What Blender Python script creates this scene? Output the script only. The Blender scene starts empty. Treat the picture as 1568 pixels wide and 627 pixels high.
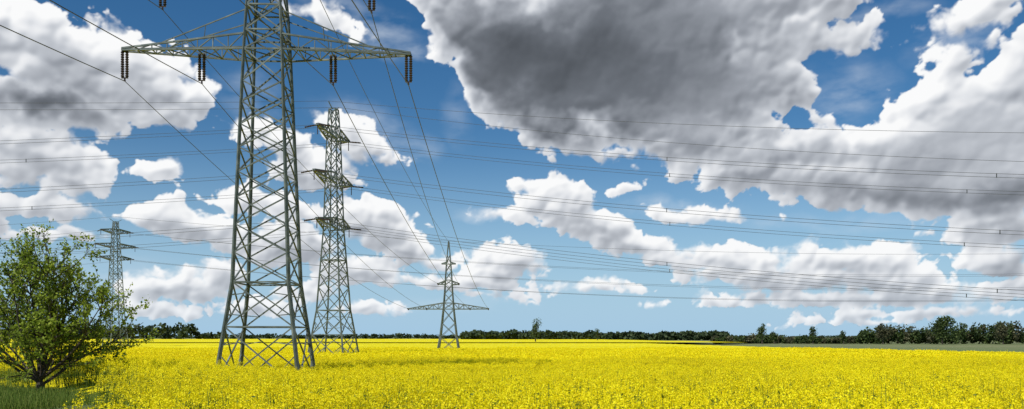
import bpy, math, random, time
import numpy as np
from mathutils import Vector, Matrix
random.seed(7); rng=np.random.default_rng(7)
F=1220.0; HZ=516.0; CX=784.0; CAMZ=2.1
scene=bpy.context.scene
scene.view_settings.view_transform='Standard'; scene.view_settings.look='None'; scene.view_settings.exposure=0

def ss(a,b,x):
    t=np.clip((np.asarray(x,dtype=float)-a)/(b-a),0,1); return t*t*(3-2*t)
def G(x,y):
    return -1.3*ss(8,56,y)-0.3*ss(100,180,y)+0.6*ss(-7,-13,x)*(1-ss(28,45,y))

# ---------- mesh helpers
def make_obj(name,verts,faces,mats,midx=None,parent=None,smooth=False,link=True):
    me=bpy.data.meshes.new(name)
    verts=np.asarray(verts,dtype=np.float32)
    if isinstance(faces,np.ndarray):
        n=len(faces);k=faces.shape[1]
        me.vertices.add(len(verts)); me.vertices.foreach_set('co',verts.ravel())
        me.loops.add(n*k); me.loops.foreach_set('vertex_index',faces.astype(np.int32).ravel())
        me.polygons.add(n)
        me.polygons.foreach_set('loop_start',np.arange(0,n*k,k,dtype=np.int32))
        me.polygons.foreach_set('loop_total',np.full(n,k,dtype=np.int32))
    else:
        me.from_pydata([tuple(v) for v in verts],[],faces)
    for m in mats: me.materials.append(m)
    if midx is not None: me.polygons.foreach_set('material_index',np.asarray(midx,dtype=np.int32))
    if smooth: me.polygons.foreach_set('use_smooth',np.ones(len(me.polygons),dtype=bool))
    me.update(calc_edges=True)
    if not link: return me
    ob=bpy.data.objects.new(name,me); scene.collection.objects.link(ob)
    if parent: ob.parent=parent
    return ob

class Build:
    def __init__(s): s.v=[];s.f=[];s.m=[]
    def prism(s,rings,mi=0,cap=True):
        b=len(s.v); k=len(rings[0])
        for r in rings: s.v.extend(r)
        for i in range(len(rings)-1):
            for j in range(k):
                a=b+i*k+j; c=b+i*k+(j+1)%k
                s.f.append((a,c,c+k,a+k)); s.m.append(mi)
        if cap:
            s.f.append(tuple(b+j for j in reversed(range(k)))); s.m.append(mi)
            s.f.append(tuple(b+(len(rings)-1)*k+j for j in range(k))); s.m.append(mi)
    def tube(s,p0,p1,r0,r1=None,k=4,mi=0):
        if r1 is None:r1=r0
        p0=Vector(p0);p1=Vector(p1);d=(p1-p0)
        if d.length<1e-5:return
        d.normalize(); u=d.cross(Vector((0,0,1)))
        if u.length<1e-3:u=Vector((1,0,0))
        u.normalize();w=d.cross(u)
        R=[]
        for p,r in((p0,r0),(p1,r1)):
            R.append([p+u*(r*math.cos(2*math.pi*(j+.5)/k))+w*(r*math.sin(2*math.pi*(j+.5)/k)) for j in range(k)])
        s.prism(R,mi)
    def angle(s,p0,p1,t,mi=0):
        s.tube(p0,p1,t*0.58,t*0.58,4,mi)
    def ribbed(s,p0,p1,r,n,mi):
        p0=Vector(p0);p1=Vector(p1);d=(p1-p0).normalized();u=d.cross(Vector((0,1,0))).normalized();w=d.cross(u)
        R=[]
        for i in range(2*n+1):
            p=p0.lerp(p1,i/(2*n)); rr=r if i%2 else r*0.55
            R.append([p+u*(rr*math.cos(j*math.pi/3))+w*(rr*math.sin(j*math.pi/3)) for j in range(6)])
        s.prism(R,mi)
    def obj(s,name,mats,parent=None):
        return make_obj(name,[tuple(v) for v in s.v],s.f,mats,s.m,parent)

# ---------- materials
def mat(name):
    m=bpy.data.materials.new(name);m.use_nodes=True
    nt=m.node_tree; return m,nt,nt.nodes['Principled BSDF']
def ramp(nt,stops):
    r=nt.nodes.new('ShaderNodeValToRGB')
    while len(r.color_ramp.elements)<len(stops): r.color_ramp.elements.new(0.5)
    for e,(p,c) in zip(r.color_ramp.elements,stops): e.position=p;e.color=(*c,1)
    return r
def noise_mat(name,stops,scale,rough=0.8,detail=5,metal=0,bump=0):
    m,nt,b=mat(name)
    tc=nt.nodes.new('ShaderNodeNewGeometry'); n=nt.nodes.new('ShaderNodeTexNoise')
    n.inputs['Scale'].default_value=scale;n.inputs['Detail'].default_value=detail
    nt.links.new(tc.outputs['Position'],n.inputs['Vector'])
    r=ramp(nt,stops);nt.links.new(n.outputs['Fac'],r.inputs[0]);nt.links.new(r.outputs[0],b.inputs['Base Color'])
    b.inputs['Roughness'].default_value=rough;b.inputs['Metallic'].default_value=metal
    b.inputs['Specular IOR Level'].default_value=0.3
    if bump:
        bp=nt.nodes.new('ShaderNodeBump');bp.inputs['Strength'].default_value=bump
        nt.links.new(n.outputs['Fac'],bp.inputs['Height']);nt.links.new(bp.outputs[0],b.inputs['Normal'])
    return m
def leaf_mat(name,stops,trans=0.35,patchy=None):
    m,nt,b=mat(name)
    g=nt.nodes.new('ShaderNodeNewGeometry')
    r=ramp(nt,stops);nt.links.new(g.outputs['Random Per Island'],r.inputs[0])
    col=r.outputs[0]
    if patchy:
        n=nt.nodes.new('ShaderNodeTexNoise');n.inputs['Scale'].default_value=patchy[0];n.inputs['Detail'].default_value=4
        nt.links.new(g.outputs['Position'],n.inputs['Vector'])
        r2=ramp(nt,[(.35,patchy[1]),(.62,(1,1,1))]);nt.links.new(n.outputs['Fac'],r2.inputs[0])
        mx=nt.nodes.new('ShaderNodeMix');mx.data_type='RGBA';mx.blend_type='MULTIPLY';mx.inputs[0].default_value=1
        nt.links.new(col,mx.inputs[6]);nt.links.new(r2.outputs[0],mx.inputs[7]);col=mx.outputs[2]
    nt.links.new(col,b.inputs['Base Color']);b.inputs['Roughness'].default_value=0.65
    b.inputs['Specular IOR Level'].default_value=0.25
    t=nt.nodes.new('ShaderNodeBsdfTranslucent');mx=nt.nodes.new('ShaderNodeMixShader');mx.inputs[0].default_value=trans
    nt.links.new(col,t.inputs[0])
    nt.links.new(b.outputs[0],mx.inputs[1]);nt.links.new(t.outputs[0],mx.inputs[2])
    nt.links.new(mx.outputs[0],nt.nodes['Material Output'].inputs[0])
    return m
steel=noise_mat('painted_steel',[(0.3,(0.058,0.074,0.067)),(0.55,(0.105,0.125,0.114)),(0.75,(0.20,0.225,0.205))],1.3,0.55,6,0.2)
steel_far=noise_mat('galvanised_steel',[(0.3,(0.085,0.108,0.102)),(0.7,(0.15,0.175,0.168))],1.3,0.5,4,0.2)
insul=noise_mat('insulator_porcelain',[(0.3,(0.02,0.014,0.012)),(0.7,(0.05,0.03,0.025))],4,0.3)
wire_m=noise_mat('aluminium_wire',[(0.3,(0.05,0.055,0.06)),(0.7,(0.09,0.095,0.10))],2,0.5,3,0.3)
bark=noise_mat('bark',[(0.3,(0.035,0.028,0.02)),(0.7,(0.10,0.08,0.06))],12,0.9,6,0,0.5)
bushleaf=leaf_mat('bush_leaves',[(0,(0.12,0.18,0.015)),(0.5,(0.25,0.34,0.028)),(1,(0.40,0.47,0.06))],0.5)
petal=leaf_mat('rapeseed_petals',[(0,(0.80,0.64,0.004)),(0.5,(0.90,0.80,0.006)),(1,(0.94,0.88,0.015))],0.38,(.10,(.86,.84,.9)))
stem=leaf_mat('rapeseed_stems',[(0,(0.07,0.11,0.015)),(1,(0.22,0.28,0.035))],0.35)
grassm=leaf_mat('grass_blades',[(0,(0.07,0.12,0.015)),(0.6,(0.13,0.20,0.025)),(1,(0.24,0.27,0.06))],0.3)
treeleaf=leaf_mat('tree_leaves',[(0,(0.018,0.035,0.010)),(0.6,(0.045,0.075,0.018)),(1,(0.09,0.12,0.03))],0.2)
treeleaf2=leaf_mat('tree_leaves_brownish',[(0,(0.030,0.034,0.018)),(0.6,(0.07,0.075,0.035)),(1,(0.13,0.12,0.055))],0.2)
treefar=leaf_mat('hazy_leaves',[(0,(0.022,0.042,0.018)),(1,(0.06,0.085,0.03))],0.2)

def canopy_mat(name):
    m,nt,b=mat(name)
    g=nt.nodes.new('ShaderNodeNewGeometry')
    def N(scale,detail,sx=(1,1,1)):
        mp=nt.nodes.new('ShaderNodeMapping');mp.inputs['Scale'].default_value=sx
        n=nt.nodes.new('ShaderNodeTexNoise');n.inputs['Scale'].default_value=scale;n.inputs['Detail'].default_value=detail
        nt.links.new(g.outputs['Position'],mp.inputs[0]);nt.links.new(mp.outputs[0],n.inputs['Vector']);return n
    n1=N(3.0,8); n2=N(0.035,5,(0.5,1.6,1))
    r1=ramp(nt,[(0.34,(0.36,0.35,0.012)),(0.46,(0.74,0.63,0.008)),(0.62,(0.89,0.78,0.006))])
    r2=ramp(nt,[(0.3,(0.80,0.79,0.75)),(0.6,(1,1,1))])
    nt.links.new(n1.outputs['Fac'],r1.inputs[0]);nt.links.new(n2.outputs['Fac'],r2.inputs[0])
    mx=nt.nodes.new('ShaderNodeMix');mx.data_type='RGBA';mx.blend_type='MULTIPLY';mx.inputs[0].default_value=1
    nt.links.new(r1.outputs[0],mx.inputs[6]);nt.links.new(r2.outputs[0],mx.inputs[7])
    nt.links.new(mx.outputs[2],b.inputs['Base Color']);b.inputs['Roughness'].default_value=0.9
    b.inputs['Specular IOR Level'].default_value=0.1
    bp=nt.nodes.new('ShaderNodeBump');bp.inputs['Strength'].default_value=0.4;bp.inputs['Distance'].default_value=0.15
    nt.links.new(n1.outputs['Fac'],bp.inputs['Height']);nt.links.new(bp.outputs[0],b.inputs['Normal'])
    return m
canopy=canopy_mat('rapeseed_canopy')

# ---------- ground
m_ground,nt,b=mat('field_ground')
g=nt.nodes.new('ShaderNodeNewGeometry')
n=nt.nodes.new('ShaderNodeTexNoise');n.inputs['Scale'].default_value=0.6;n.inputs['Detail'].default_value=9;n.inputs['Roughness'].default_value=0.65
nt.links.new(g.outputs['Position'],n.inputs['Vector'])
r=ramp(nt,[(0.3,(0.10,0.125,0.05)),(0.5,(0.18,0.195,0.09)),(0.7,(0.26,0.25,0.13))])
nt.links.new(n.outputs['Fac'],r.inputs[0])
mp=nt.nodes.new('ShaderNodeMapping');mp.inputs['Scale'].default_value=(0.3,1.5,1)
n2=nt.nodes.new('ShaderNodeTexNoise');n2.inputs['Scale'].default_value=0.012;n2.inputs['Detail'].default_value=3
nt.links.new(g.outputs['Position'],mp.inputs[0]);nt.links.new(mp.outputs[0],n2.inputs['Vector'])
r2=ramp(nt,[(0.35,(0.62,0.8,0.6)),(0.65,(1.1,1.05,1.1))]);nt.links.new(n2.outputs['Fac'],r2.inputs[0])
mx=nt.nodes.new('ShaderNodeMix');mx.data_type='RGBA';mx.blend_type='MULTIPLY';mx.inputs[0].default_value=1
nt.links.new(r.outputs[0],mx.inputs[6]);nt.links.new(r2.outputs[0],mx.inputs[7])
nt.links.new(mx.outputs[2],b.inputs['Base Color']);b.inputs['Roughness'].default_value=0.95;b.inputs['Specular IOR Level'].default_value=0.1
def grid(xs,ys,zf,mask=None):
    X,Y=np.meshgrid(xs,ys);Z=zf(X,Y)
    V=np.stack([X,Y,Z],-1).reshape(-1,3);nx=len(xs);ny=len(ys)
    i,j=np.meshgrid(np.arange(nx-1),np.arange(ny-1));a=(j*nx+i).ravel()
    Fc=np.stack([a,a+1,a+nx+1,a+nx],-1)
    if mask is not None:
        c=V[Fc].mean(1);Fc=Fc[mask(c[:,0],c[:,1])]
        used=np.unique(Fc);remap=-np.ones(len(V),int);remap[used]=np.arange(len(used));V=V[used];Fc=remap[Fc]
    return V,Fc
xs=np.sinh(np.linspace(-6.2,6.2,221))*40
ys=np.concatenate([-np.sinh(np.linspace(5,0.1,30))*20,np.sinh(np.linspace(0,6.3,200))*30])
V,Fc=grid(xs,ys,G)
make_obj('ground',V,Fc,[m_ground],smooth=True)

# ---------- rapeseed field
ex=np.array([-400,-40,-20,-14.8,-10.5,-7.2,-3.2,-2]);ey=np.array([70,38,30.5,27,21,15,6,4.5])
def in_field(x,y):
    x=np.asarray(x,float);y=np.asarray(y,float)
    return (y>np.interp(x,ex,ey))&(x<55+(320-y)*0.088)&(y<325)
field=bpy.data.objects.new('rapeseed_field',None);scene.collection.objects.link(field)
xs=np.concatenate([np.arange(-420,-60,6),np.arange(-60,60,1.0),np.arange(60,118,2)])
ys=np.concatenate([np.arange(4,70,0.8),np.arange(70,340,2.5)])
def canz(x,y):
    r=0.06*np.sin(x*1.7+y*0.6)*np.sin(y*1.3-x*.4)
    e=ss(-1.0,3.5,y-np.interp(x,ex,ey))
    return G(x,y)+(0.68+0.40*ss(60,110,y)+r)*(0.04+.96*e)
V,Fc=grid(xs,ys,canz,in_field)
make_obj('canopy_sheet',V,Fc,[canopy],parent=field,smooth=True)
xs=np.linspace(-1500,110,160);ys=np.concatenate([np.arange(372,500,8),np.linspace(500,1150,60)])
V,Fc=grid(xs,ys,lambda x,y:G(x,y)+1.1+0.0*x,lambda x,y:(x<112-(y-372)*0.05)&(y<1000+0.1*x))
make_obj('rapeseed_field',V,Fc,[canopy],smooth=True)

def rand_quads(C,size,aspect=0.55,up=0.0):
    n=len(C)
    d=rng.normal(size=(n,3));d[:,2]+=up;d/=np.linalg.norm(d,axis=1)[:,None]
    e=rng.normal(size=(n,3));w=np.cross(d,e);w/=np.linalg.norm(w,axis=1)[:,None]+1e-9
    s=np.asarray(size)*rng.uniform(0.7,1.3,n);s=s[:,None]
    A=C-d*s*.5;B=C+w*s*aspect*.5;D=C+d*s*.5;E=C-w*s*aspect*.5
    V=np.stack([A,B,D,E],1).reshape(-1,3)
    return V,np.arange(4*n).reshape(-1,4)
def blades(P,Q,w):
    n=len(P);a=rng.uniform(0,math.pi,n);W=np.stack([np.cos(a),np.sin(a),0*a],-1)*np.asarray(w).reshape(-1,1)
    V=np.stack([P-W,P+W,Q+W*.5,Q-W*.5],1).reshape(-1,3)
    return V,np.arange(4*n).reshape(-1,4)
def merge(parts):
    V=[];Fs=[];M=[];o=0
    for v,f,m in parts:
        V.append(v);Fs.append(f+o);M.append(np.full(len(f),m));o+=len(v)
    return np.concatenate(V),np.concatenate(Fs),np.concatenate(M)
def canola_patch(name,size,dens,petals,psize,stems=True,hr=0.035,hh=0.06,hv=.09):
    n=int(size*size*dens)
    npl=max(1,n//4);pc=rng.uniform(-size/2,size/2,(npl,2));ph_=rng.normal(0,hv,npl)
    idp=rng.integers(0,npl,n)
    xy=pc[idp]+rng.normal(0,0.10,(n,2));xy=(xy+size/2)%size-size/2
    ph=rng.uniform(0,6.28,4)
    h=1.06+0.06*np.sin(xy[:,0]*4.6/size+ph[0])+0.05*np.sin(xy[:,1]*5+ph[1])+ph_[idp]+rng.normal(0,0.05,n)
    H=np.column_stack([xy,h])
    C=np.repeat(H,petals,0);k=len(C)
    off=rng.normal(size=(k,3))*np.array([hr,hr,hh])*0.8
    Vp,Fp=rand_quads(C+off,psize,0.95)
    parts=[(Vp,Fp,0)]
    if stems:
        base=H.copy();base[:,:2]+=rng.normal(0,0.08,(n,2));base[:,2]=0.15
        Vs,Fs=blades(base,H-np.array([0,0,0.03]),np.full(n,0.007));parts.append((Vs,Fs,1))
        m=n*3;idx=rng.integers(0,n,m);t=rng.uniform(0.3,0.96,m)[:,None]
        L=base[idx]*(1-t)+H[idx]*t+rng.normal(0,0.04,(m,3))
        Vl,Fl=rand_quads(L,0.075,0.35,0.4);parts.append((Vl,Fl,1))
    V,Fc,M=merge(parts)
    return make_obj(name,V,Fc,[petal,stem],M,link=False)
near=[canola_patch('rapeseed_plants_near%d'%i,1.5,54,24,0.024,True,.036,.047,.11) for i in range(7)]
mid=[canola_patch('rapeseed_plants_mid%d'%i,4.0,46,9,0.048,True,0.042,0.058,.11) for i in range(4)]
farp=[canola_patch('rapeseed_plants_far%d'%i,8.0,22,4,0.12,False,0.07,0.09,.07) for i in range(3)]
def place(meshes,size,y0,y1):
    c=0
    y=y0+size/2
    while y<y1:
        hw=0.70*y+5
        x=-hw
        while x<hw:
            if bool(in_field(x,y)):
                me=random.choice(meshes)
                ob=bpy.data.objects.new('rapeseed_patch',me);scene.collection.objects.link(ob);ob.parent=field
                z=float(G(x,y));sx=(float(G(x+size/2,y))-float(G(x-size/2,y)))/size;sy=(float(G(x,y+size/2))-float(G(x,y-size/2)))/size
                nrm=Vector((-sx,-sy,1)).normalized();q=Vector((0,0,1)).rotation_difference(nrm)
                s=1+0.09*math.sin(x*.21+y*.13)*math.sin(y*.17)+random.uniform(-.03,.03)
                ob.matrix_world=Matrix.Translation((x,y,z))@q.to_matrix().to_4x4()@Matrix.Rotation(random.randint(0,3)*math.pi/2,4,'Z')@Matrix.Diagonal((1,1,s,1))
                c+=1
            x+=size
        y+=size
    return c
print('near',place(near,1.5,6,34.5),'mid',place(mid,4.0,34.5,82.5),'far',place(farp,8.0,82.5,178.5))

# ---------- grass at the left
gm=[]
for i in range(4):
    n=1500;P=np.column_stack([rng.uniform(-1,1,n),rng.uniform(-1,1,n),np.zeros(n)])
    Q=P+np.column_stack([rng.normal(0,.05,n),rng.normal(0,.05,n),rng.uniform(.06,.30,n)])
    V,Fc=blades(P,Q,np.full(n,.006));gm.append(make_obj('grass_tuft',V,Fc,[grassm],link=False))
grass=bpy.data.objects.new('grass',None);scene.collection.objects.link(grass)
y=12.0
while y<34:
    x=-30.0
    while x<-3:
        if not bool(in_field(x+.3,y-.3)):
            ob=bpy.data.objects.new('grass_patch',random.choice(gm));scene.collection.objects.link(ob);ob.parent=grass
            ob.location=(x,y,float(G(x,y)));ob.rotation_euler=(0,0,random.choice([0,1.5708,3.1416,4.712]));ob.scale=(1.02,1.02,random.uniform(.8,1.3))
        x+=2
    y+=2

# ---------- bush
def make_bush(name,cx,cy,height,nst=19):
    B=Build();LP=[]
    base=Vector((cx,cy,float(G(cx,cy))-0.05))
    def limb(p,d,L,r,lev):
        nseg=max(3,int(L/0.3));q=p.copy();dd=d.copy();pts=[q.copy()]
        for i in range(nseg):
            dd=(dd+Vector((random.gauss(0,.09),random.gauss(0,.09),random.gauss(.045,.06)))).normalized()
            q2=q+dd*(L/nseg)
            r0=r*(1-i/nseg*.85);r1=r*(1-(i+1)/nseg*.85)
            B.tube(q,q2,max(r0,.004),max(r1,.003),5 if lev<2 else 3,0)
            q=q2;pts.append(q.copy())
        def at(t):
            f=t*nseg;i=min(int(f),nseg-1);return pts[i].lerp(pts[i+1],f-i),(pts[i+1]-pts[i]).normalized()
        if lev<3:
            nb={0:11,1:5,2:3}[lev]
            for k in range(nb):
                t=random.uniform(0.12 if lev==0 else .2,.98);pp,dv=at(t)
                a=Vector((random.gauss(0,1),random.gauss(0,1),random.gauss(.15,.6)));a=(a-dv*a.dot(dv)).normalized()
                nd=(dv*random.uniform(.6,1.0)+a*random.uniform(.5,.9)).normalized()
                ln={0:L*.42*(1.15-t*.6),1:L*.5,2:L*.5}[lev]*random.uniform(.6,1.15)
                limb(pp,nd,ln,r*.42,lev+1)
        if lev>=1:
            for k in range(int({1:10,2:9,3:6}[lev]*max(.5,min(1.4,L/.7)))):
                pp,dv=at(random.uniform(.25,1));LP.append(pp+Vector([random.gauss(0,.05) for _ in range(3)]))
    B.tube(base,base+Vector((.02,0,.5)),.15,.12,8,0)
    for i in range(nst):
        a=i*2.399+random.uniform(-.3,.3);tilt=(.08,.35,.65,.95,1.15)[i%5]+random.uniform(-.08,.08)
        d=Vector((math.cos(a)*math.sin(tilt),math.sin(a)*math.sin(tilt),math.cos(tilt)))
        L=height*(.92,.84,.76,.72,.64)[i%5]*random.uniform(.82,1.05)
        limb(base+Vector((0,0,random.uniform(.35,.6))),d,L,.055,0)
    C=np.array([tuple(p) for p in LP]);print('leaves',len(C),'top',C[:,2].max(),'x',C[:,0].min(),C[:,0].max())
    V1,F1=rand_quads(C,0.10,0.66,0.3)
    o=len(B.v);V=np.concatenate([np.array([tuple(v) for v in B.v]),V1]);
    fs=list(B.f)+[tuple(f) for f in (F1+o)]
    return make_obj(name,V,fs,[bark,bushleaf],B.m+[1]*len(F1))
make_bush('bush',-15.4,26.0,5.15)

# ---------- distant trees
def crown(cx,cy,z0,h,w,n,leaf,lobes=7):
    Cs=[]
    for k in range(lobes):
        a=random.uniform(0,6.28);rr=random.uniform(0,.55)*w/2;t=random.uniform(.25,.85)
        c=np.array([cx+rr*math.cos(a),cy+rr*math.sin(a),z0+h*t]);R=np.array([w*.28,w*.28,h*.22])*random.uniform(.7,1.2)
        u=rng.normal(size=(n//lobes,3));u/=np.linalg.norm(u,axis=1)[:,None];u*=rng.uniform(.3,1.05,(n//lobes,1))**.6
        Cs.append(c+u*R)
    return rand_quads(np.concatenate(Cs),leaf,.9)
def treeline(name,samples,material,leaf,n=170):
    parts=[]
    for (x,y,h,w) in samples:
        z=float(G(x,y));v,f=crown(x,y,z-.1*h,h*1.12,w,n,leaf,6);parts.append((v,f,0))
    V,Fc,M=merge(parts);return make_obj(name,V,Fc,[material],M)
def pxl(px,y):return (px-CX)/F*y
S=[];S2=[]
prof_x=[1095,1150,1200,1260,1310,1325,1345,1400,1420,1450,1470,1500,1540,1580,1640,1750];prof_y=[515,513,513,515,513,500,496,499,501,502,496,494,496,494,496,496]
px=1095
while px<1740:
    top=np.interp(px,prof_x,prof_y)+random.uniform(-3,3.5)
    y=430-((px-1095)/470)*25+random.uniform(-8,8);h=(HZ-top)/F*y+2.1+1.6
    (S if random.random()<.62 else S2).append((pxl(px,y),y,h,random.uniform(4.5,9)))
    (S if random.random()<.7 else S2).append((pxl(px+3,y+9),y+9,h*random.uniform(.75,1.0),random.uniform(6,9)))
    S.append((pxl(px+3,y+4),y+4,h*.6,7.5))
    px+=random.uniform(5,10)
treeline('distant_treeline',S,treeleaf,1.0);treeline('distant_treeline',S2,treeleaf2,1.0)
S=[]
px=-150
while px<345:
    y=900+random.uniform(-20,20);top=500+random.uniform(-4,5)-(3 if 215<px<290 else 0)+(6 if px>300 else 0)
    S.append((pxl(px,y),y,(HZ-top)/F*y+3.7,random.uniform(13,22)));px+=random.uniform(6,11)
px=712
while px<1112:
    y=820+random.uniform(-20,20);top=507+random.uniform(-1.2,1.5)+(1 if px>900 else 0)
    S.append((pxl(px,y),y,(HZ-top)/F*y+3.7,random.uniform(12,18)));S.append((pxl(px+3,y+10),y+10,(HZ-top-2)/F*y+3.7,16));px+=random.uniform(6,9)
for rngx in((345,640),(640,715)):
    px=rngx[0]
    while px<rngx[1]:
        y=1300;top=513+random.uniform(-2,1);S.append((pxl(px,y),y,(HZ-top)/F*y+3.7,random.uniform(18,30)));px+=random.uniform(9,20)
px=-150
while px<1900:
    y=1900;top=513.6+random.uniform(-.8,.8);S.append((pxl(px,y),y,(HZ-top)/F*y+3.7,random.uniform(30,50)));px+=random.uniform(12,18)
treeline('distant_forest',S,treefar,3.2,130)
def single_tree(px,y,top,wpx,leafsz=.55,n=700,material=treeleaf):
    x=pxl(px,y);z=float(G(x,y));h=(HZ-top)/F*y+CAMZ-z;w=wpx/F*y
    B=Build();B.tube((x,y,z-.1),(x,y,z+h*.45),h*.03,h*.018,7,0)
    for k in range(7):
        a=random.uniform(0,6.28);zz=z+h*random.uniform(.25,.5)
        B.tube((x,y,zz),(x+math.cos(a)*w*.33,y+math.sin(a)*w*.33,zz+h*random.uniform(.15,.35)),h*.012,h*.004,5,0)
    v,f=crown(x,y,z+h*.12,h*.88,w,n,leafsz,10)
    o=len(B.v);V=np.concatenate([np.array([tuple(q) for q in B.v]),v])
    return make_obj('tree',V,list(B.f)+[tuple(t) for t in f+o],[bark,material],B.m+[1]*len(f))
single_tree(820,420,490,20,.55,1000);single_tree(1167,400,495,16,.6,600);single_tree(1245,400,499,14,.6,480)
single_tree(1443,380,483,44,.75,2400);single_tree(915,600,503,9,.7,250);single_tree(1292,400,505,13,.6,420);single_tree(1186,410,507,15,.6,420)
single_tree(1536,385,492,28,.7,1000,treeleaf2);single_tree(1352,390,494,26,.7,1000,treeleaf2)

# ---------- towers
def tower_body(B,levels,lt,bt,T,ring=(),secondary=()):
    cs=[(-1,-1),(1,-1),(1,1),(-1,1)]
    def P(c,lv): return T@Vector((c[0]*lv[1],c[1]*lv[1],lv[0]))
    for i in range(len(levels)-1):
        a,b_=levels[i],levels[i+1];f=1-.45*i/len(levels)
        for c in cs: B.angle(P(c,a),P(c,b_),lt*f)
        for k in range(4):
            c0,c1=cs[k],cs[(k+1)%4]
            B.angle(P(c0,a),P(c1,b_),bt);B.angle(P(c1,a),P(c0,b_),bt)
            if i in secondary:
                m=((P(c0,a)+P(c1,a)+P(c0,b_)+P(c1,b_))/4)
                for (c,lv,o) in((c0,a,b_),(c1,a,b_)):
                    q1=P(c,lv).lerp(m,.5);l1=P(c,lv).lerp(P(c,o),.28);B.angle(q1,l1,bt*.7)
                    B.angle(q1,P(c,lv).lerp(P(c,o),.55),bt*.7)
                for c in(c0,c1):
                    q1=P(c,b_).lerp(m,.5);B.angle(q1,P(c,b_).lerp(P(c,a),.30),bt*.7)
            if i in ring or i+1==len(levels)-1:
                B.angle(P(c0,b_),P(c1,b_),bt*1.1)
        if i in ring:
            B.angle(P(cs[0],b_),P(cs[2],b_),bt*.8);B.angle(P(cs[1],b_),P(cs[3],b_),bt*.8)
def arm(B,T,sgn,z,w,L,depth,t,n=6,ztip=0.0,stay=None,axis='x'):
    def Q(x,y,zz): return T@(Vector((sgn*x,y,zz)) if axis=='x' else Vector((y,sgn*x,zz)))
    pts=[]
    for i in range(n+1):
        f=i/n;x=w+(L-w)*f;hw=w*(1-f)+.12*f
        pts.append((Q(x,-hw,z+ztip*f),Q(x,hw,z+ztip*f),Q(x,-hw,z+depth*(1-f)+(ztip+.12)*f),Q(x,hw,z+depth*(1-f)+(ztip+.12)*f)))
    for i in range(n):
        a,b_=pts[i],pts[i+1]
        for k in range(4):B.angle(a[k],b_[k],t*1.35)
        if i%2:
            B.angle(a[0],b_[2],t*.75);B.angle(a[1],b_[3],t*.75);B.angle(a[0],b_[1],t*.75)
        else:
            B.angle(a[2],b_[0],t*.75);B.angle(a[3],b_[1],t*.75);B.angle(a[1],b_[0],t*.75)
        B.angle(b_[0],b_[1],t*.75);B.angle(b_[0],b_[2],t*.7);B.angle(b_[1],b_[3],t*.7)
    if stay:
        zs,fx=stay
        for sy in(-1,1):
            tip=Q(w+(L-w)*fx,sy*(w*(1-fx)+.12),z+depth*(1-fx)+.1);top=Q(w*.85,sy*w*.85,zs)
            B.angle(top,tip,t*.8)
            for ff in(.45,):
                p=top.lerp(tip,ff);x0=w+(L-w)*fx*ff
                B.angle(p,Q(x0,sy*(w*(1-ff*fx)),z+depth*(1-fx*ff)),t*.6)
def insulator(B,p,L,sep,mi=1,dirv=Vector((1,0,0))):
    p=Vector(p)
    B.tube(p+Vector((0,0,.05))-dirv*sep*.7,p+Vector((0,0,.05))+dirv*sep*.7,.05,.05,4,0)
    for s in(-1,1):B.ribbed(p+dirv*s*sep*.5,p+dirv*s*sep*.5-Vector((0,0,L)),.13,11,mi)
    q=p-Vector((0,0,L+.04));B.tube(q-dirv*sep*.75,q+dirv*sep*.75,.05,.05,4,mi)
    B.tube(q,q-Vector((0,0,.22)),.05,.07,5,mi)
    return q-Vector((0,0,.22))
# T1
t1=(pxl(410,54),54.0);g1=float(G(*t1));T1=Matrix.Translation((t1[0],t1[1],0))@Matrix.Rotation(math.radians(2.5),4,'Z')
B=Build()
wz=lambda z:float(np.interp(z,[g1,2.8,5.7,21.2,24,31],[2.72,2.2,1.82,1.25,1.12,.55]))
zs=[g1,2.75,5.7]
z=5.7;st=1.95
while z<20.2:
    z+=st;st*=.955;zs.append(min(z,21.2))
zs[-1]=21.2;zs+=[22.5,24.2,26.1,27.6,29.3,31]
tower_body(B,[(z,wz(z)) for z in zs],.25,.105,T1,ring=(0,1,zs.index(21.2)-1,zs.index(22.5)-1,zs.index(24.2)-1),secondary=(0,1))
att1={}
for s in(-1,1):
    arm(B,T1,s,21.2,1.25,9.65,1.0,.10,8,0.15,stay=(23.9,.72))
    arm(B,T1,s,26.1,1.0,7.2,.9,.10,6,0.1,stay=None)
    for nm,x,zz in(('o',9.5,21.3),('i',4.4,21.2),('u',7.0,26.15)):
        p=T1@Vector((s*x,0,zz));att1[(nm,s)]=insulator(B,p,1.75,.30)
B.angle(T1@Vector((0,0,31)),T1@Vector((0,0,32.5)),.15)
B.obj('transmission_tower',[steel,insul])
# T3 (same line)
t3=(pxl(687,170),170.0);g3=float(G(*t3));T3=Matrix.Translation((t3[0],t3[1],0))
B=Build()
L3=[(g3,2.35),(2,1.75),(5,1.4),(8.0,1.1),(9.3,1.0),(11.3,.85),(13.2,.75),(14.2,.7),(16.0,.58),(17.6,.48),(19.6,.3),(22.4,.08)]
tower_body(B,L3,.26,.13,T3,ring=(2,3,6,8))
att3={}
for s in(-1,1):
    arm(B,T3,s,8.0,1.1,8.6,1.3,.16,7,0.0)
    arm(B,T3,s,13.2,.75,2.3,.8,.18,2,.1)
    arm(B,T3,s,17.6,.48,1.5,.4,.14,2,.0)
    att3[('o',s)]=T3@Vector((s*8.5,0,7.9));att3[('i',s)]=T3@Vector((s*4.6,0,7.9));att3[('u',s)]=T3@Vector((s*2.2,0,13.2))
    for nm in('o','i','u'):
        q=att3[(nm,s)];B.ribbed(q+Vector((0,-.3,-.05)),q+Vector((0,-2.0,.15)),.13,8,1);att3[(nm,s)]=q+Vector((0,-2.0,.15))
B.obj('transmission_tower',[steel_far,insul])
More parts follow.
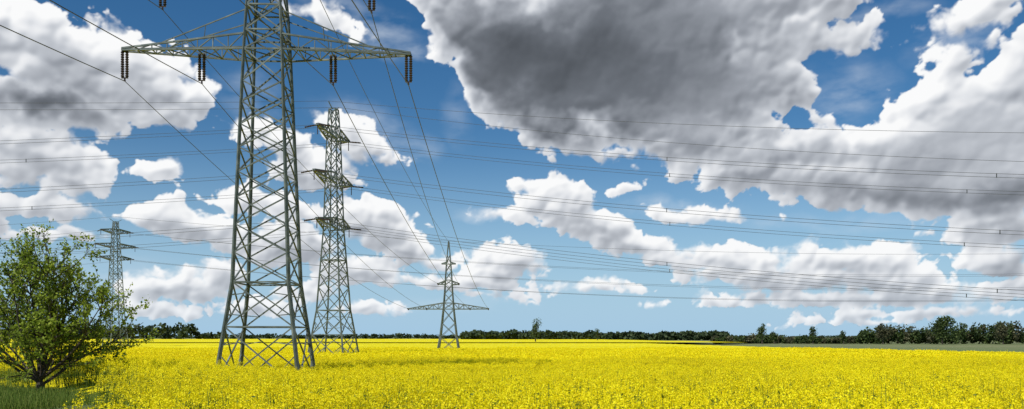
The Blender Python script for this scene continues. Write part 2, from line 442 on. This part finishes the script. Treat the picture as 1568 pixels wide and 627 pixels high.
# T2 crossing line
def tonne(px,y,rot,ztop,arms,base=2.75,lt=.24,bt=.12,at=.15,dep=1.5):
    x=pxl(px,y);g0=float(G(x,y));T=Matrix.Translation((x,y,0))@Matrix.Rotation(math.radians(rot),4,'Z')
    B=Build();zl=[g0,2.4,5.8,9.0]
    amin=arms[0][0]
    zz=np.linspace(9,ztop,int((ztop-9)/1.75))
    zl+=list(zz[1:]);w=lambda z:float(np.interp(z,[g0,5.8,amin,arms[2][0],ztop-1,ztop],[base,1.75,1.05,.72,.55,.5]))
    tower_body(B,[(z,w(z)) for z in zl],lt,bt,T,ring=(0,1,4,7,10,13),secondary=(0,1))
    att=[]
    for (za,La) in arms:
        for s in(-1,1):
            arm(B,T,s,za,w(za),La,dep,at,4,dep*.55,axis='y')
            p=T@Vector((0,s*(La-.1),za+dep*.55));
            for dx in(-1,1):
                e=p+(T.to_3x3()@Vector((dx,0,0)))*1.9-Vector((0,0,.25))
                B.ribbed(p,e,.13,8,1)
            B.tube(p,p-Vector((0,0,1.3)),.07,.07,4,1)
            att.append((za,s,p-Vector((0,0,.2))))
    for s in(-1,1):
        B.angle(T@Vector((0,s*.5,ztop)),T@Vector((0,s*1.6,ztop+.7)),.12)
    B.obj('transmission_tower',[steel_far,insul])
    return T,att
Z=lambda py,y:CAMZ+(HZ-py)/F*y
T2,att2=tonne(511,112,-13,Z(168,112),[(Z(352,112),5.2),(Z(283,112),6.0),(Z(214,112),5.0)])
T4,att4=tonne(177,215,-38,Z(340,215),[(Z(399,215),4.2),(Z(380,215),5.4),(Z(358,215),4.0)],base=2.6,lt=.26,bt=.12,at=.17,dep=1.2)

# ---------- wires
def curve(name,wires,r):
    cu=bpy.data.curves.new(name,'CURVE');cu.dimensions='3D';cu.bevel_depth=r;cu.bevel_resolution=0;cu.use_fill_caps=False
    for (a,b_,sag) in wires:
        sp=cu.splines.new('POLY');N=48;sp.points.add(N)
        a=Vector(a);b_=Vector(b_)
        for i in range(N+1):
            t=i/N;p=a.lerp(b_,t);p.z-=sag*4*t*(1-t);sp.points[i].co=(*p,1)
    cu.materials.append(wire_m)
    ob=bpy.data.objects.new(name,cu);scene.collection.objects.link(ob)
    return ob
W=[]
for (nm,s),p in att1.items():
    q=att3[(nm,s)];W.append((p,q,2.2))
    W.append((p,p+Vector((-5,-254,0)),6.3))
W.append((T1@Vector((0,0,32.5)),T3@Vector((0,0,22.4)),2.0));W.append((T1@Vector((0,0,32.5)),T1@Vector((-5,-254,32)),6))
curve('power_line',W,.03)
W=[];SP=Build()
def bundle(p,q,sag,sep=.4):
    for s in(-1,1):
        o=Vector((0,0,s*sep*.5));W.append((p+o,q+o,sag))
    p=Vector(p);q=Vector(q);n=int((q-p).length/33)
    for i in range(1,n):
        t=(i+.3)/n;c=p.lerp(q,t);c.z-=sag*4*t*(1-t);SP.tube(c-Vector((0,0,sep*.6)),c+Vector((0,0,sep*.6)),.05,.05,4,0)
rd=Vector((math.cos(math.radians(-14)),math.sin(math.radians(-14)),0));ld=Vector((-math.cos(math.radians(10)),-math.sin(math.radians(10)),0))
for za,s,p in att2:
    q=p+rd*320;bundle(p,q,14.0)
    q=p+ld*300;bundle(p,q,8.5)
top2=T2@Vector((0,0,Z(160,112)))
for s in(-1.6,1.6):
    o=T2.to_3x3()@Vector((0,s,0));W.append((top2+o,top2+o+rd*320,14+s));W.append((top2+o,top2+o+ld*300,5))
xl=curve('power_line',W,.021)
sps=SP.obj('wire_spacers',[wire_m],xl)
W=[]
rd=Vector((math.cos(math.radians(3)),math.sin(math.radians(3)),0))
for za,s,p in att4:
    W.append((p,p+rd*420,11));W.append((p,p-rd*300,8))
top4=T4@Vector((0,0,Z(332,215)));W.append((top4,top4+rd*420,9));W.append((top4,top4-rd*300,7))
curve('power_line',W,.03)

# ---------- clouds: a distant shell of cloud surface (front half of the sky), density computed in code, light and shade painted into its emissive colour
_t=time.time()
def azel(px,py):
    u=(px-CX)/F;v=(HZ-py)/F;az=math.atan(u);el=math.atan(v*math.cos(az));return az*1000,el*1000
def perlin(x,y,seed):
    r=np.random.default_rng(seed);a=r.uniform(0,2*math.pi,(256,256));gx=np.cos(a);gy=np.sin(a)
    xi=np.floor(x).astype(int);yi=np.floor(y).astype(int);fx=x-xi;fy=y-yi
    u=fx**3*(fx*(fx*6-15)+10);v=fy**3*(fy*(fy*6-15)+10)
    def d(ix,iy,dx,dy):
        i=ix&255;j=iy&255;return gx[i,j]*dx+gy[i,j]*dy
    n00=d(xi,yi,fx,fy);n10=d(xi+1,yi,fx-1,fy);n01=d(xi,yi+1,fx,fy-1);n11=d(xi+1,yi+1,fx-1,fy-1)
    return ((n00*(1-u)+n10*u)*(1-v)+(n01*(1-u)+n11*u)*v)*1.4
def fbm(x,y,o,rough,seed):
    s=0;a=1;t=0;c,s_=math.cos(.6),math.sin(.6)
    for i in range(o):
        s=s+a*perlin(x*2**i+17.3*i,y*2**i+9.1*i,seed+i);t+=a;a*=rough;x,y=x*c-y*s_,x*s_+y*c
    return s/t*1.5
def worley(x,y,seed):
    r=np.random.default_rng(seed);jx=r.random((256,256));jy=r.random((256,256))
    xi=np.floor(x).astype(int);yi=np.floor(y).astype(int);tot=np.zeros(x.shape)
    for dx in(-1,0,1):
        for dy in(-1,0,1):
            i=xi+dx;j=yi+dy
            px_=i+jx[i&255,j&255]-x;py_=j+jy[i&255,j&255]-y
            tot+=np.exp(-11*(px_*px_+py_*py_))
    return -np.log(tot+1e-4)/11
CL=[(110,85,215,72,-5),(30,60,110,60,0),(250,150,80,46,-10),(60,150,190,50,0),(55,240,118,48,-8),(120,280,60,24,0),(245,263,46,17,0),(50,318,118,24,0),(70,360,100,14,0),(-60,330,90,60,0),
(430,215,90,28,-15),(550,215,72,36,-20),(480,265,75,28,0),(400,310,75,28,0),(290,345,100,38,-12),(560,345,88,44,-15),(430,380,115,38,0),(620,385,50,26,-20),(550,420,88,26,0),(270,440,85,30,0),(330,425,55,26,0),(560,470,60,16,0),(250,478,85,16,0),(400,470,70,18,0),(470,450,60,18,0),
(822,282,46,16,0),(858,315,70,40,0),(915,345,74,32,-15),(780,335,62,13,-8),(965,375,80,25,-12),(1015,393,70,18,0),
(790,400,52,32,0),(760,420,62,18,0),(725,436,90,16,-5),(910,439,75,11,0),(680,400,38,20,0),(760,455,65,10,0),
(700,20,90,60,-40),(800,85,150,105,-25),(850,190,110,50,-20),(1000,60,260,150,0),(1120,200,260,80,-10),(1050,150,180,110,0),(1180,260,200,44,-8),(1480,230,220,115,-5),(1520,120,130,85,18),(1400,290,230,58,-8),(1490,14,150,30,16),(1210,50,130,120,0),(1540,350,130,34,0),(1330,225,90,45,0),(1700,150,150,200,0),
(1050,330,80,14,-5),(945,292,35,12,0),(1110,402,120,28,-5),(1160,425,120,22,0),(1290,400,115,34,-5),(1330,430,160,28,0),(1530,402,78,32,0),(1110,467,50,14,0),(1230,460,160,19,0),(1450,452,175,24,0),(1010,464,26,7,0),(1255,496,55,6,0),(1400,482,150,9,0),(500,25,60,20,-15),(1340,496,40,5,0),(1650,440,120,40,0)]
HOLE=[(1300,138,66,40,-25),(1362,108,38,20,10),(1362,4,56,11,5),(1550,46,56,10,22),(1240,190,24,9,0),(640,240,60,18,-40)]
WISP=[(560,30,120,40,-25,.5),(640,85,60,14,-20,.55),(1050,322,110,18,-5,.5),(560,190,90,40,-15,.35),(740,330,60,12,-5,.5),(1300,140,80,50,0,.4),(1480,50,110,26,20,.4),(620,230,60,30,0,.3),(380,140,60,40,0,.3),(700,180,30,60,0,.2),(900,440,130,14,0,.35),(1350,20,90,20,0,.35),(1280,340,200,18,-5,.3),(150,420,160,40,0,.25),(690,465,140,14,0,.25)]
DARK=[(815,105,190,85,-18,.82),(960,60,240,105,0,.54),(1130,170,190,62,-8,.34),(870,190,100,30,-10,.44),(70,168,230,30,0,.58),(20,150,120,40,0,.2),(1500,318,170,34,-5,.46),(1400,265,120,28,0,.18),(50,282,130,16,0,.32),(930,375,60,12,-12,.28),(1200,290,170,16,-8,.28),(1330,455,170,9,0,.30),(790,438,60,8,0,.28),(70,345,120,10,0,.3),(1080,90,90,50,0,.22),(560,385,70,8,-10,.25),(270,465,80,7,0,.25)]  # shaded cloud undersides, painted darker as ellipses
st=1.0
us=np.arange(-900,901,st);vs=np.arange(1.5,520,st)
U,Vv=np.meshgrid(us,vs)
def blur(A,n):
    for _ in range(n):A=(A+np.roll(A,1,0)+np.roll(A,-1,0)+np.roll(A,1,1)+np.roll(A,-1,1))/5
    return A
low=np.exp(-Vv/110)
wx=(fbm(U/70,Vv/60,5,.52,11)*20)*(1-.5*low);wy=(fbm(U/70+40,Vv/60,5,.52,31)*15)*(1-.5*low)
UW=U+wx;VW=Vv+wy
def ellf(e,UU,VV_,flat=0):
    cx,cy,rx,ry,rot=e[:5]
    a0,e0=azel(cx,cy);a1,_=azel(cx+rx,cy);a2,_=azel(cx-rx,cy);_,e1=azel(cx,cy-ry);_,e2=azel(cx,cy+ry)
    RX=abs(a1-a2)/2;RY=abs(e1-e2)/2;c=math.cos(math.radians(rot));s=math.sin(math.radians(rot))
    du=UU-a0;dv=VV_-e0
    q=(-du*s+dv*c)/RY
    if flat:q=np.where(q<0,q*flat,q)   # flatter bases
    return np.sqrt(((du*c+dv*s)/RX)**2+q**2),min(RX,RY)
def smax(a,b,k):
    h=np.clip(.5+.5*(a-b)/k,0,1);return b*(1-h)+a*h+k*h*(1-h)
cur=np.full(U.shape,-60.0)
for e in CL:
    l,m=ellf(e,UW,Vv+wy*.8,1.35 if e[1]>280 else 1.0);cur=smax(cur,(1-l)*m,5)
cur=np.minimum(cur,60)
for e in HOLE:
    l,m=ellf(e,U+wx*1.5,Vv+wy*1.5);cur=-smax(-cur,-(l-1)*m*1.0,8)
big=fbm(U/110,Vv/80,3,.5,51)
f0=fbm(U/48+3,Vv/40,7,.52,61)
f1=fbm(U/24+8,Vv/20,6,.54,71)
wu=fbm(U/30,Vv/30,4,.5,91)*11;wv_=fbm(U/30+9,Vv/30,4,.5,101)*11
qx=U+wu;qy=(Vv+wv_)*1.15
def puffs(k):
    p=-worley(qx/(38*k),qy/(38*k),5)+.5*(-worley(qx/(18*k)+5,qy/(18*k),6))+.24*(-worley(qx/(9*k)+9,qy/(9*k),7))+.09*(-worley(qx/(4.6*k)+9,qy/(4.6*k),8))
    return (p-p.mean())/p.std()*.33
pf=puffs(1.0)*(1-low)+puffs(.5)*low
amp=.70+.35*ss(0,200,Vv)
D=cur/22+amp*(.40*f0+.20*f1+.44*pf)+.10*big
soft=.14+.60*ss(-.1,.7,fbm(U/60+77,Vv/50,4,.5,121))
alpha=ss(0,1,(D+.05)/soft)
rho=blur(np.clip(D,0,1.1),14)
rho2=blur(np.clip(D,0,1.1),5)
def shift(A,du,dv):
    iu=int(round(du/st));iv=int(round(dv/st))
    B_=np.roll(np.roll(A,-iu,1),-iv,0)
    if iv>0:B_[-iv:,:]=A[-1:,:]
    return B_
acc=np.zeros_like(D);acc2=np.zeros_like(D)
for k in range(1,17):
    acc+=shift(rho,-1.6*k,3.2*k)
for k in range(1,13):
    acc2+=shift(rho2,-.9*k,1.7*k)
T_=np.exp(-acc*.22)*(1-low)+np.exp(-acc2*.26)*low
def relief(A,k):
    return np.tanh(-(np.gradient(A,st,axis=0)*.85-np.gradient(A,st,axis=1)*.5)*k)
thick=ss(.6,2.2,D)
rel=.48*relief(blur(np.clip(D,-.2,1.6),20),17)+.36*relief(blur(pf*.7+.35*f0,10),10)+(.16-.13*thick)*relief(blur(pf*.6+.4*f1,4),5)
rel=blur(rel,1)
dw_u=fbm(U/80+3,Vv/60,6,.48,141)*48;dw_v=fbm(U/80+53,Vv/60,6,.48,151)*38
dark=np.zeros_like(D)
for e in DARK:
    l,m=ellf(e,U+dw_u*(1-.6*low),Vv+dw_v*(1-.6*low));dark=1-(1-dark)*(1-e[5]*ss(1.5,.15,l))
core=blur(ss(.1,1.3,D),3)
lum=.98-(.29+.14*low)*(1-T_)*(1-.5*dark)+.31*rel*(1-.66*dark)+.05*f0+.07*big-dark*(.20+.80*core)*.83  # lit tops and self-shadow of the clouds painted into brightness
lum+= .07*(1-core)
lum=np.clip(lum,0,1)
wis=np.zeros_like(D)
wn_=np.clip(.5+.9*fbm(U/70,Vv/26,6,.55,161),0,1)
for e in WISP:
    l,m=ellf(e,UW,VW);wis=np.maximum(wis,e[5]*ss(1.2,.1,l))
wis=wis*wn_
stops=np.array([0,.25,.5,.7,.85,1.0]);cols=np.array([(.075,.085,.10),(.155,.172,.20),(.32,.345,.39),(.53,.56,.61),(.77,.79,.825),(.96,.965,.97)])
C3=np.stack([np.interp(lum,stops,cols[:,i]) for i in range(3)],-1)
hz=(.32*np.exp(-Vv/38))[...,None];C3=C3*(1-hz)+np.array([.55,.69,.82])*hz  # horizon haze blended into the cloud colour
A=1-(1-alpha)*(1-wis)
wcol=np.array([.72,.79,.87]);C3=(C3*alpha[...,None]+wcol*(wis*(1-alpha))[...,None])/np.maximum(A,1e-4)[...,None]
edge=ss(900,780,np.abs(U))*ss(520,470,Vv)*ss(0,8,Vv);A=A*edge
R_=9000.0;az=U/1000;el=Vv/1000
P3=np.stack([np.sin(az)*np.cos(el)*R_,np.cos(az)*np.cos(el)*R_,np.sin(el)*R_+CAMZ],-1).reshape(-1,3)
nx=len(us);ny=len(vs);i,j=np.meshgrid(np.arange(nx-1),np.arange(ny-1));a=(j*nx+i).ravel();Fc=np.stack([a,a+1,a+nx+1,a+nx],-1)
Af=A.ravel();keep=(Af[Fc].max(1)>.004);Fc=Fc[keep];used=np.unique(Fc);remap=-np.ones(len(Af),int);remap[used]=np.arange(len(used))
cm=bpy.data.materials.new('cloud');cm.use_nodes=True;nt=cm.node_tree;nt.nodes.clear()
at=nt.nodes.new('ShaderNodeAttribute');at.attribute_name='cloud';em=nt.nodes.new('ShaderNodeEmission');tr=nt.nodes.new('ShaderNodeBsdfTransparent');mxs=nt.nodes.new('ShaderNodeMixShader');ou=nt.nodes.new('ShaderNodeOutputMaterial')
nt.links.new(at.outputs['Color'],em.inputs[0]);nt.links.new(at.outputs['Alpha'],mxs.inputs[0]);nt.links.new(tr.outputs[0],mxs.inputs[1]);nt.links.new(em.outputs[0],mxs.inputs[2]);nt.links.new(mxs.outputs[0],ou.inputs[0])
cm.cycles.emission_sampling='NONE'
ob=make_obj('sky',P3[used],remap[Fc],[cm],smooth=True)
ca=ob.data.color_attributes.new('cloud','FLOAT_COLOR','POINT')
ca.data.foreach_set('color',np.concatenate([C3.reshape(-1,3),Af[:,None]],1)[used].astype(np.float32).ravel())
print('clouds',len(Fc),time.time()-_t)

# ---------- world
SUN_EL=48;SUN_AZ=(-0.55,-0.83)
world=bpy.data.worlds.new('World');scene.world=world;world.use_nodes=True
nt=world.node_tree;nt.nodes.clear()
sky=nt.nodes.new('ShaderNodeTexSky');sky.sky_type='NISHITA';sky.sun_disc=False;sky.sun_elevation=math.radians(SUN_EL)
sky.sun_rotation=math.atan2(SUN_AZ[0],SUN_AZ[1]);sky.air_density=1.0;sky.dust_density=.3;sky.ozone_density=3.0
hs=nt.nodes.new('ShaderNodeHueSaturation');hs.inputs['Saturation'].default_value=1.32;nt.links.new(sky.outputs[0],hs.inputs['Color'])
STR=.082
tc=nt.nodes.new('ShaderNodeTexCoord');sp=nt.nodes.new('ShaderNodeSeparateXYZ');nt.links.new(tc.outputs['Generated'],sp.inputs[0])
mr=nt.nodes.new('ShaderNodeMapRange');mr.interpolation_type='SMOOTHSTEP';mr.inputs['From Min'].default_value=.26;mr.inputs['From Max'].default_value=-.03;mr.inputs['To Max'].default_value=.95
nt.links.new(sp.outputs[2],mr.inputs['Value'])
mx=nt.nodes.new('ShaderNodeMix');mx.data_type='RGBA';nt.links.new(mr.outputs[0],mx.inputs[0]);nt.links.new(hs.outputs[0],mx.inputs[6]);mx.inputs[7].default_value=(.36/STR,.58/STR,.79/STR,1)
bg=nt.nodes.new('ShaderNodeBackground');bg.inputs['Strength'].default_value=STR;nt.links.new(mx.outputs[2],bg.inputs[0])
wo=nt.nodes.new('ShaderNodeOutputWorld');nt.links.new(bg.outputs[0],wo.inputs[0])
# sun
sl=bpy.data.lights.new('sun','SUN');sl.energy=4.9;sl.angle=math.radians(.5);sl.color=(1,.97,.92)
so=bpy.data.objects.new('sun',sl);scene.collection.objects.link(so)
h=math.hypot(*SUN_AZ);sd=Vector((SUN_AZ[0]/h*math.cos(math.radians(SUN_EL)),SUN_AZ[1]/h*math.cos(math.radians(SUN_EL)),math.sin(math.radians(SUN_EL))))
so.rotation_euler=sd.to_track_quat('Z','Y').to_euler();so.location=(0,0,50)
# camera
cd=bpy.data.cameras.new('camera');cam=bpy.data.objects.new('camera',cd);scene.collection.objects.link(cam)
cam.location=(0,0,CAMZ);cam.rotation_euler=(math.radians(90),0,0);cd.sensor_width=36;cd.lens=36*F/1568;cd.shift_y=(HZ-313.5)/1568
cd.clip_start=.1;cd.clip_end=30000;scene.camera=cam
